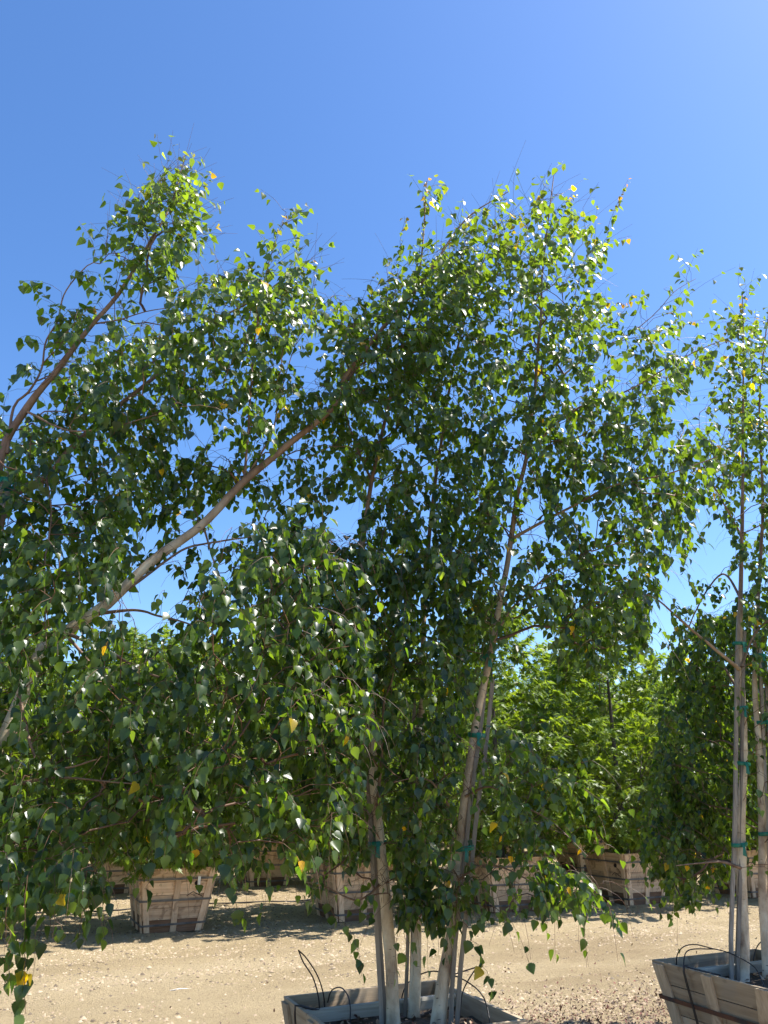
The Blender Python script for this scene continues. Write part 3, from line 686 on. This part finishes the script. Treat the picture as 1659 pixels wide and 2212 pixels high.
birch('birch_tree', (*CB[:2], .575), 'tall three-stemmed weeping birch staked in the box with drip tubes', cs, cl, csh, cr, HOLES, 2100, .048, 'birches of the near row')

# birch on the left, two stems leaning far over the lane
ls = [([np.array([-2.05, 3.85, .56]), np.array([-1.95, 3.9, 1.5]), np.array([-1.80, 4.0, 2.3]), *line([(110, 1390), (230, 1310), (330, 1215), (440, 1135), (520, 1050), (620, 965), (720, 880), (745, 815), (822, 711), (913, 605), (1004, 475), (1098, 414)], 4.1, 4.75)], .043, .003, -.45, 1.0),
      ([np.array([-2.25, 3.75, .56]), np.array([-2.2, 3.8, 1.8]), np.array([-2.1, 3.9, 2.8]), *line([(5, 985), (60, 880), (130, 790), (200, 700), (258, 632), (320, 530), (370, 440), (398, 345)], 4.0, 4.2)], .046, .003, -.1, 1.1),
      ([np.array([-2.15, 3.60, .56]), np.array([-2.1, 3.65, 1.8]), np.array([-2.0, 3.75, 2.7]), *line([(10, 1080), (98, 1027), (145, 968), (233, 888), (349, 798), (393, 761), (470, 690), (560, 640), (640, 580)], 4.1, 4.5)], .042, .002, -.1, 1.3)]
ll = [(line([(240, 1300), (320, 1240), (390, 1190), (440, 1175), (540, 1160), (620, 1150)], 4.15, 4.4), .012, .003, 1, 1),
      (line([(215, 1325), (290, 1318), (340, 1330), (400, 1345), (480, 1380)], 4.12, 4.0), .011, .003, 1, 1),
      (line([(150, 1370), (230, 1405), (310, 1450), (390, 1480), (480, 1530)], 4.08, 3.8), .012, .003, 1, 1),
      (line([(527, 1040), (535, 950), (545, 823), (560, 680), (582, 570), (618, 458)], 4.4, 4.4), .010, .001, 1, 1),
      (line([(520, 1050), (560, 985), (590, 930), (605, 850), (640, 740), (680, 655)], 4.42, 4.6), .009, .0015, 1, 1),
      (line([(735, 845), (790, 780), (913, 755), (967, 704), (1022, 656), (1058, 609), (1142, 540)], 4.6, 4.9), .010, .002, 1, 1),
      (line([(15, 980), (30, 880), (60, 850), (90, 800), (100, 740), (125, 690), (140, 630), (190, 572), (215, 570)], 4.0, 4.1), .010, .003, 1, 1),
      (line([(60, 890), (150, 930), (250, 920), (340, 895)], 4.0, 3.7), .008, .002, 1, 1),
      (line([(200, 700), (260, 690), (330, 670), (420, 660), (470, 650)], 4.1, 4.3), .006, .0015, 1, 1),
      (line([(100, 1030), (110, 1110), (95, 1250), (100, 1400)], 4.0, 3.7), .006, .002, 1, 1),
      (line([(40, 1500), (80, 1640), (140, 1660), (210, 1640)], 3.8, 3.5), .010, .003, 1, 1),
      (line([(10, 1700), (120, 1680), (250, 1690), (380, 1700)], 3.8, 3.6), .010, .002, 1, 1),
      (line([(150, 1380), (260, 1500), (420, 1590), (520, 1640)], 4.0, 3.7), .009, .002, 1, 1),
      (line([(440, 1140), (470, 1230), (520, 1300), (600, 1340)], 4.3, 4.0), .007, .002, 1, 1)]
lsh = [(line([(560, 640), (582, 570), (600, 500), (620, 458)], 4.4), .002, .8), (line([(600, 640), (640, 590), (678, 562)], 4.5), .002, 1), (line([(640, 720), (670, 680), (688, 655)], 4.6), .0018, .8),
       (line([(400, 540), (440, 500), (475, 478)], 4.2), .0015, .8), (line([(400, 470), (430, 410), (458, 364)], 4.2), .002, 1), (line([(310, 520), (300, 440), (310, 400), (336, 395)], 4.15), .002, 1), (line([(375, 430), (390, 380), (400, 335)], 4.2), .0015, 1),
       (line([(420, 620), (480, 590), (548, 573)], 4.3), .0015, .8), (line([(100, 745), (80, 740), (62, 737)], 4.0), .001, .6), (line([(135, 700), (105, 680), (82, 660)], 4.0), .001, .8), (line([(125, 690), (170, 665), (215, 672)], 4.0), .0015, .8),
       (line([(160, 1890), (175, 1960), (168, 2030)], 3.3), .0015, .8), (line([(60, 1890), (55, 2000), (52, 2100), (55, 2190)], 3.1), .0015, .85), (line([(15, 1960), (20, 2060), (10, 2140)], 3.05), .0015, .8), (line([(100, 1900), (110, 1960), (135, 2010)], 3.2), .0015, .8),
       (line([(200, 1850), (225, 1930), (235, 1990)], 3.4), .0015, .6), (line([(330, 1830), (320, 1900), (322, 1950)], 3.5), .0012, .7), (line([(270, 1820), (290, 1880), (290, 1925)], 3.4), .0012, .8),
       (line([(500, 1850), (505, 1920), (512, 1980)], 3.8), .0012, .7), (line([(560, 1850), (575, 1910), (570, 1965)], 3.9), .0012, .6), (line([(410, 1840), (425, 1890), (430, 1930)], 3.7), .0012, .7)]
lr = [([(430, 610), (560, 600), (690, 600), (770, 690), (730, 860), (630, 950), (520, 1040), (420, 1010), (470, 900), (560, 820)], 4.2, 4.8, .75),
      ([(300, 960), (430, 990), (540, 950), (560, 1050), (440, 1140), (330, 1215), (220, 1290), (80, 1310), (0, 1210), (180, 1120)], 4.2, 4.9, .6),
      ([(215, 555), (240, 515), (285, 435), (330, 405), (375, 365), (425, 395), (428, 470), (405, 540), (385, 600), (370, 640), (290, 640), (250, 600)], 3.9, 4.4, 2.0),
      ([(120, 660), (150, 690), (250, 660), (340, 640), (420, 620), (470, 590), (560, 590), (640, 570), (670, 580), (640, 640), (680, 700), (640, 760), (560, 800), (600, 870), (520, 950), (440, 890), (390, 930), (330, 1000), (340, 1100), (260, 1130), (0, 1160), (-200, 1200), (-250, 1000), (-100, 900), (60, 880), (110, 790), (80, 740), (120, 690)], 3.7, 4.7, 1.0),
      ([(-350, 1150), (0, 1150), (250, 1130), (300, 1190), (240, 1290), (380, 1320), (420, 1250), (520, 1140), (700, 1080), (720, 1180), (800, 1180), (800, 1500), (780, 1700), (700, 1850), (640, 1880), (560, 1870), (480, 1890), (400, 1840), (250, 1810), (200, 1860), (0, 1880), (-300, 1850)], 3.3, 4.7, .84),
      ([(-200, 1850), (0, 1850), (210, 1830), (215, 1920), (150, 1960), (60, 1930), (0, 1990), (-150, 2000)], 3.1, 3.7, .7),
      ([(500, 1060), (620, 950), (720, 850), (720, 720), (800, 630), (900, 570), (1000, 480), (1090, 430), (1110, 510), (1010, 640), (950, 760), (900, 900), (800, 1000), (700, 1070), (560, 1140)], 4.3, 4.9, .9)]
birch('birch_tree', (*LB[:2], .575), 'leaning birch whose pale bare stem slants across the sky beside the three-stemmed one', ls, ll, lsh, lr, HOLES, 2150, .049, 'birches of the near row')

# birch in the right-hand box
rs = [([*line([(1603, 2135), (1606, 2050), (1604, 1976), (1600, 1823), (1604, 1700), (1606, 1600), (1602, 1500), (1598, 1371), (1601, 1161), (1603, 950), (1606, 764), (1604, 636)], 5.75, 5.9)], .042, .003, 0, 1.0),
      ([*line([(1662, 2130), (1655, 2037), (1648, 1915), (1646, 1750), (1640, 1600), (1632, 1462), (1639, 1297), (1645, 1195), (1649, 1060), (1642, 890), (1650, 760), (1659, 690)], 5.80, 6.1)], .037, .004, 0, 1.0),
      ([*line([(1700, 2120), (1712, 1900), (1730, 1600), (1740, 1300), (1760, 1000), (1790, 760)], 5.95, 6.2)], .037, .004, 0, 1.0)]
rl = [(line([(1597, 1445), (1560, 1415), (1500, 1365), (1440, 1310), (1400, 1285), (1360, 1290)], 5.8, 5.4), .016, .004, .7, 1),
      (line([(1602, 1440), (1625, 1380), (1659, 1340), (1720, 1290)], 5.8, 5.9), .012, .004, .8, 1),
      (line([(1600, 1875), (1560, 1862), (1510, 1865), (1460, 1870)], 5.76, 5.6), .012, .003, 1, 1),
      (line([(1603, 1160), (1560, 1080), (1520, 1000), (1510, 900)], 5.8, 5.7), .010, .002, 1, 1),
      (line([(1600, 1500), (1540, 1400), (1500, 1350), (1480, 1340)], 5.9, 6.9), .012, .003, 1, 1),
      (line([(1605, 1300), (1560, 1240), (1500, 1330), (1450, 1480)], 5.9, 6.9), .012, .003, 1, 1),
      (line([(1600, 1620), (1550, 1600), (1480, 1640)], 5.9, 6.6), .010, .003, 1, 1)]
rsh = [(line([(1606, 760), (1598, 690), (1602, 634)], 5.9), .002, 1), (line([(1630, 800), (1625, 720), (1632, 668)], 6.0), .002, .8), (line([(1600, 840), (1580, 760), (1568, 705)], 5.9), .002, .9), (line([(1640, 760), (1659, 720), (1690, 690)], 6.0), .002, .8),
       (line([(1580, 860), (1550, 800), (1530, 790)], 5.9), .002, .8), (line([(1480, 1150), (1480, 1230), (1520, 1300)], 5.4), .0015, .7), (line([(1490, 1880), (1500, 1930), (1495, 1975)], 6.4), .0015, .7), (line([(1440, 1880), (1450, 1940), (1452, 1990)], 6.4), .0015, .7)]
rr = [([(1590, 650), (1612, 650), (1640, 720), (1700, 700), (1820, 720), (1900, 1000), (1950, 1400), (1900, 1800), (1659, 1900), (1610, 1880), (1590, 1500), (1590, 1310), (1580, 1150), (1530, 1080), (1530, 920), (1550, 800), (1575, 720)], 5.3, 6.7, .85),
      ([(1440, 1430), (1500, 1340), (1590, 1310), (1610, 1500), (1600, 1800), (1580, 1880), (1520, 1920), (1470, 1960), (1430, 1900), (1380, 1860), (1400, 1700), (1430, 1560)], 5.9, 7.2, 2.6)]
birch('birch_tree', (*RB[:2], .575), 'upright birch in the box with the rusted band, dark foliage to its left', rs, rl, rsh, rr, HOLES, 1450, .049, 'birches of the near row')

# ------------------------------------------------------------------ stakes with green tape, drip tubes
def stake(P, w, label, ties, grp='stakes tied to the birch stems'):
    P = np.asarray(P, float); n = len(P); base = P[0].copy()
    root = empty('tree_stake', tuple(base)); tag(root, label, 'stake', grp)
    for off in (-1, 1):
        dx = np.array([off*w*.53, 0, 0]); V = []
        d = P[-1]-P[0]; d /= np.linalg.norm(d); sx = np.array([1., 0, 0]) - d[0]*d; sx /= np.linalg.norm(sx); sy = np.cross(d, sx)
        Q = smooth_poly(P, 10) + dx - base + (np.array([0, 0, -.12]) if off > 0 else 0)
        for p in Q: V += [p-sx*w/2-sy*w/2, p+sx*w/2-sy*w/2, p+sx*w/2+sy*w/2, p-sx*w/2+sy*w/2]
        F = [(3, 2, 1, 0), (36, 37, 38, 39)]
        for k in range(9):
            for c in range(4): F.append((4*k+c, 4*k+(c+1) % 4, 4*k+4+(c+1) % 4, 4*k+4+c))
        obj('slat', V, F, M_STAKE, root)
    for (c, rx, ry, h) in ties:
        c = np.asarray(c) - base; th = np.linspace(0, 2*math.pi, 17)[:-1]; V = []; F = []
        for z, rr_ in ((-h/2, 1.0), (-h/4, 1.06), (h/4, 1.04), (h/2, 1.0)):
            for t in th: V.append((c[0]+rx*rr_*math.cos(t), c[1]+ry*rr_*math.sin(t), c[2]+z+.006*math.cos(t+c[2]*7)))
        for r_ in range(3):
            for k in range(16): F.append((16*r_+k, 16*r_+(k+1) % 16, 16*r_+16+(k+1) % 16, 16*r_+16+k))
        b = len(V); kx, ky = c[0]+rx*.1, c[1]-ry*1.05     # knot with a loose end
        V += [(kx-.012, ky, c[2]+.012), (kx+.012, ky, c[2]+.012), (kx+.008, ky-.015, c[2]-.03), (kx+.012, ky-.012, c[2]-.075), (kx-.016, ky-.012, c[2]-.065), (kx-.010, ky-.015, c[2]-.02)]
        F += [(b, b+1, b+2, b+5), (b+5, b+2, b+3, b+4)]
        nb = len(F)-2; t_ = obj('green_tie', V[:b], F[:nb], M_TIE, root, True)
        obj('loose_end', V[b:], [tuple(i-b for i in f) for f in F[nb:]], M_TIE, t_, True)
def tie(px, py, Y, rx=.052, ry=.044, h=.026): return (at(px, py, Y), rx, ry, h)
stake(line([(831, 2240), (824, 2098), (806, 1820), (800, 1700), (792, 1540), (785, 1395)], 4.64, 4.76), .023, 'grey wooden stake on the left of the left stem of the three-stemmed birch', [tie(815, 1822, 4.68), tie(794, 1500, 4.73)])
stake(line([(878, 2215), (883, 2100), (886, 1986), (887, 1820), (893, 1640), (900, 1500)], 4.87, 4.98), .020, 'grey wooden stake tied to the middle stem of the three-stemmed birch', [tie(893, 1812, 4.9, .055, .05, .025)])
stake(line([(978, 2240), (986, 2060), (1011, 1832), (1024, 1701), (1036, 1626), (1049, 1517), (1058, 1425)], 4.63, 4.80), .023, 'grey wooden stake on the right of the right stem of the three-stemmed birch', [tie(1004, 1832, 4.70), tie(1030, 1588, 4.76), tie(1054, 1420, 4.80, .05, .045, .025)])
stake(line([(1585, 2130), (1583, 2006), (1588, 1884), (1592, 1731), (1594, 1560), (1596, 1400), (1599, 1330)], 5.72, 5.84), .023, 'grey wooden stake left of the first stem of the upright birch', [tie(1597, 1824, 5.76), tie(1604, 1650, 5.80), tie(1600, 1530, 5.82), tie(1598, 1392, 5.84, .05)])
stake(line([(1675, 2120), (1668, 1980), (1660, 1800), (1654, 1640), (1648, 1480), (1644, 1400)], 5.82, 5.95), .023, 'grey wooden stake right of the second stem of the upright birch', [tie(1650, 1560, 5.9), tie(1640, 1418, 5.92), tie(1655, 1800, 5.86)])
stake([np.array([-2.3, 3.72, .5]), np.array([-2.24, 3.78, 1.8]), np.array([-2.12, 3.86, 2.9]), at(20, 1020, 3.98)], .023, 'grey wooden stake beside the left birch stem tied with green tape', [tie(10, 1045, 3.98, .06, .06, .03)])

def drip(P, label, r=.0036, n=26):
    Q = smooth_poly(P, n); V, F = tube_arrays(Q-Q[0], r, 7)
    o = link('drip_tube', fast_mesh('drip_tube', V, F, M_TUBE, True)); o.location = Q[0]
    F2 = None
    tag(o, label, 'tube', 'black drip tubes at the birch boxes')
drip([*line([(691, 2200), (688, 2155), (676, 2112), (655, 2078), (645, 2053)], 4.75, 4.6)], 'thin black drip tube arching up from the soil, first of two crossing')
drip([*line([(645, 2053), (662, 2070), (686, 2108), (699, 2150), (702, 2195)], 4.6, 5.0)], 'thin black drip tube arching over the back rim, second of two crossing')
drip([*line([(708, 2165), (716, 2140), (736, 2133), (752, 2152), (757, 2180), (758, 2215), (780, 2222), (805, 2260)], 5.0, 4.55)], 'small black drip loop hooked over the back board beside the left stem')
drip([*line([(862, 2190), (872, 2140), (890, 2116), (930, 2098), (980, 2107), (1020, 2128), (1045, 2155), (1056, 2195), (1058, 2230)], 5.05, 4.45)], 'black drip tube arching behind the middle stem down to the right board')
drip([*line([(960, 2112), (995, 2100), (1030, 2089)], 4.95, 4.8)], 'straight black tube end sticking out right of the right stem')
drip([*line([(1030, 2089), (1010, 2120), (998, 2150), (992, 2205)], 4.8, 4.75)], 'black drip tube bent down from the tube end to the soil')
drip([*line([(1463, 2100), (1462, 2066), (1475, 2046), (1500, 2040), (1535, 2048), (1580, 2060), (1625, 2085), (1640, 2105), (1650, 2130)], 6.0, 5.55)], 'upper black drip tube arching over the back rim of the rusted-band box')
drip([*line([(1476, 2108), (1478, 2070), (1484, 2055), (1500, 2050), (1530, 2050), (1545, 2050)], 5.75, 5.80)], 'lower black drip tube rising from the soil of the rusted-band box')
drip([*line([(1625, 2090), (1633, 2050), (1650, 2030), (1675, 2025)], 6.0, 6.1)], 'black drip tube by the second stem of the upright birch')
# black tube over the side planks of the right box
bl = RB + .48*(-U+W)
def side_pt(t, z): hw_ = (.72+.24*z/.65)/2; return RB - U*(hw_+.027) + W*(.48-.96*t) + np.array([0, 0, z])
drip([RB - U*.20 + W*.17 + np.array([0, 0, .585]), RB - U*.43 + W*.17 + np.array([0, 0, .645]), RB - U*.478 + W*.168 + np.array([0, 0, .660]), side_pt(.325, .645), side_pt(.33, .45), side_pt(.34, .2), side_pt(.345, .03)], 'flat black tube running down over the side planks of the rusted-band box', .0075)
drip([CB - U*.20 + W*.19 + np.array([0, 0, .585]), CB - U*.43 + W*.19 + np.array([0, 0, .645]), CB - U*.478 + W*.188 + np.array([0, 0, .660]), CB - U*.508 + W*.187 + np.array([0, 0, .645]), CB - U*.475 + W*.18 + np.array([0, 0, .4]), CB - U*.42 + W*.17 + np.array([0, 0, .1])], 'flat black tube hanging over the left board of the three-stemmed birch box', .006)

# ------------------------------------------------------------------ maples in boxes behind the lane
def maple(height, rad, seed, n_attr=520):
    global rng
    keep_rng = rng; rng = np.random.default_rng(seed)
    root = empty('maple_tree'); zs = .70
    lean = rng.normal(0, .05, 2)
    P = [np.array([0, 0, zs-.02]), np.array([lean[0]*.4, lean[1]*.4, 1.4]), np.array([lean[0], lean[1], 2.3]), np.array([lean[0]*1.4, lean[1], height*.93])]
    Q = smooth_poly(P, 40); rad_ = np.linspace(.062, .008, 40); rad_[:3] *= np.array([1.35, 1.15, 1.05])
    T = Tubes(); T.add(Q, rad_, 10); link('trunk', T.mesh('trunk', M_DBARK), root)
    A = []
    while len(A) < n_attr:
        z = .86+(height-.86)*rng.random()**1.15; t = (z-.86)/(height-.86)
        r = rad*(.35*(1-t)+.8*np.sin(math.pi*min(1, t*.80+.12))**.8)*(.72+.5*vnoise(np.array([z*2.0+seed]), np.array([seed*1.7+0.]))[0])
        a = rng.uniform(0, 6.283); rr_ = r*math.sqrt(rng.random())*(.75+.5*vnoise(np.array([a*1.3+seed]), np.array([z*1.6]))[0])
        A.append((lean[0]*t+rr_*math.cos(a), lean[1]*t+rr_*math.sin(a), z))
    A = np.array(A)
    NP, chains, cnt, tips = grow([Q[8:]], A, bf=.15)
    tw = Tubes()
    for ch in chains:
        c = cnt[np.array(ch)]; c[0] = c[1]; r = .0022*np.maximum(c, 1)**.45; tw.add(NP[ch], r, 5 if r[0] > .006 else 3)
    pos, ax, up, sz = [], [], [], []
    for idn, d, ai in tips:
        p = NP[idn]; d = d/(np.linalg.norm(d)+1e-9); out = np.array([p[0], p[1], 0]); out /= np.linalg.norm(out)+1e-6
        v = d*.6+out*.5+rng.normal(0, .3, 3)+np.array([0, 0, .15]); v /= np.linalg.norm(v); L = rng.uniform(.18, .36); e = p+v*L
        tw.add(np.array([p, (p+e)/2+rng.normal(0, .01, 3), e]), np.array([.0025, .002, .0012]), 3)
        for k in range(24):
            t = rng.random(); th = rng.uniform(0, 6.283)
            pos.append(p+v*L*t); o2 = np.array([math.cos(th), math.sin(th), 0])
            ax.append(o2*.8+out*.5+v*.4+np.array([0, 0, rng.normal(-.35, .3)])); up.append(np.array([0, 0, 1])+out*.45+rng.normal(0, .35, 3)); sz.append(rng.uniform(.075, .14))
    link('branches', tw.mesh('branches', M_DBARK), root, 'stuff')
    n = len(pos); k = rng.random((n, 1)); col = np.array([.065, .12, .018])*(1-k)+np.array([.17, .245, .032])*k
    link('crown', leaf_mesh('crown', MT, MF, np.array(pos), np.array(ax), np.array(up), np.array(sz), col, M_MAPLE, (.0, .3), (.0, .5), (.9, 1.2)), root, 'stuff')
    rng = keep_rng
    return root
protos = [maple(4.0, 1.5, 3), maple(4.6, 1.55, 7), maple(4.2, 1.45, 12)]
fboxes = [make_box('tree_box', mark=(0,), **FAR), make_box('tree_box', mark=(3, 0), **FAR), make_box('tree_box', **FAR)]
used_t = [False]*3; used_b = [False]*3
def place(lst, used, k, loc, rz, sc=1.0):
    o = lst[k] if not used[k] else copy_tree(lst[k]); used[k] = True
    o.location = loc; o.rotation_euler = (0, 0, rz); o.scale = (sc, sc, sc); return o
row1 = [(-5.35, 10.75), (-2.94, 11.72), (-.47, 12.7), (1.88, 13.6), (4.12, 14.35), (6.55, 15.35), (8.95, 16.4)]
lab_b = ['pale pine tree box standing left of the tagged one, at the lane edge', 'pale pine tree box with a white tag and black stencil, beside the lane', 'pine tree box seen past the left stem of the three-stemmed birch',
         'pine tree box with a dark trunk, right of the three-stemmed birch', 'pine tree box half hidden by drooping dark birch leaves', 'pine tree box behind the stems of the upright birch', 'pine tree box beyond the upright birch at the row end']
lab_t = ['maple in the box left of the tagged one', 'maple growing in the tagged pine box behind the leaning birch', 'maple behind the left stem of the three-stemmed birch', 'bright green maple right of the three-stemmed birch', 'maple behind the drooping dark birch foliage', 'maple behind the upright birch', 'maple at the row end beyond the upright birch']
tk = [2, 0, 2, 1, 1, 0, 2]; bk = [2, 0, 2, 2, 1, 2, 2]; ts = [.98, .95, 1.0, 1.06, 1.06, 1.0, 1.0]
for (x, y), lb, lt, k, b, s in zip(row1, lab_b, lab_t, tk, bk, ts):
    o = place(fboxes, used_b, b, (x, y, ground_z(np.array([x]), np.array([y]))[0]-.005), ROW + random.uniform(-.04, .04)); tag(o, lb, 'tree box', 'pine boxes of the maple rows')
    o = place(protos, used_t, k, (x, y, 0), random.uniform(0, 6.28), s); tag(o, lt, 'maple tree', 'maples in rows behind the lane')
for r in range(1, 6):
    for k in range(-2-r, 7+r):
        x, y = -2.94 + 2.40*k - 1.86*r + random.uniform(-.15, .15), 11.72 + .98*k + 4.25*r + random.uniform(-.15, .15)
        if y < 12 or abs(x) > y*.62+3: continue
        if r == 1 and 0 <= k+1 < 7: near = 'directly behind the ' + ['box left of the tagged one', 'tagged pine box', 'box by the left birch stem', 'box right of the three-stemmed birch', 'box half hidden by birch leaves', 'box behind the upright birch', 'row-end box'][k+1]
        else: near = None
        nm = ['second', 'third', 'fourth', 'fifth', 'sixth'][r-1]
        o = place(fboxes, used_b, 2, (x, y, -.005), ROW + random.uniform(-.05, .05)); tag(o, f'pine tree box {near}' if near else f'pine tree box in the {nm} row back from the lane', 'tree box', 'pine boxes of the maple rows')
        o = place(protos, used_t, random.randrange(3), (x, y, 0), random.uniform(0, 6.28), random.uniform(1.0, 1.22)); tag(o, f'green maple {near}' if near else f'green maple in the {nm} row back from the lane', 'maple tree', 'maples in rows behind the lane')
# white tag hanging on the marked box
A = np.array([row1[1][0], row1[1][1], 0]); hw_ = lambda z: (.76+.26*z/.78)/2
def front_pt(x, z, d): return A + U*x - W*(hw_(z)+d) + np.array([0, 0, z])
V = []
for z, d in ((.475, .030), (.665, .026)):
    for x, e in ((.262, 0), (.300, 0), (.300, .003), (.262, .003)): V.append(front_pt(x, z, d+e))
tag(obj('plant_tag', V, HEX, M_TAG), 'narrow white plant tag hanging from the band of the pine box', 'tag')
# black water pipes along the rows, a splinter of pale wood
def pipe(w0, u0, u1, label, r=.012):
    us = np.arange(u0, u1, .35); P = us[:, None]*U + (w0 + .10*np.sin(us*.9)+.06*np.sin(us*2.3+1))[:, None]*W
    P[:, 2] = ground_z(P[:, 0], P[:, 1]) + r*.8; V, F = tube_arrays(P, r, 8)
    tag(link('water_pipe', fast_mesh('water_pipe', V, F, M_TUBE, True)), label, 'pipe', 'black pipes along the tree rows')
pipe(13.95, -8, 14, 'black water pipe lying on the dirt just behind the first row of pine boxes')
pipe(18.3, -10, 14, 'black water pipe lying on the dirt behind the second row of pine boxes')
p = at(388, 2141, 8.25); V = []
for k, (a, w_, h_) in enumerate(((-.085, .010, .004), (-.02, .017, .013), (.05, .014, .012), (.10, .006, .004))):
    for s, z in ((-1, 0), (1, 0), (1, 1), (-1, 1)): V.append((p[0]+a, p[1]+.25*a+s*w_, float(ground_z(np.array([p[0]]), np.array([p[1]]))[0])+.002+z*h_))
F = [(3, 2, 1, 0), (12, 13, 14, 15)] + [(4*k+c, 4*k+(c+1) % 4, 4*k+4+(c+1) % 4, 4*k+4+c) for k in range(3) for c in range(4)]
tag(obj('wood_splinter', V, F, plain('pale_wood', (.68, .63, .55), .8)), 'pale splinter of wood lying on the sunlit dirt lane', 'wood piece')
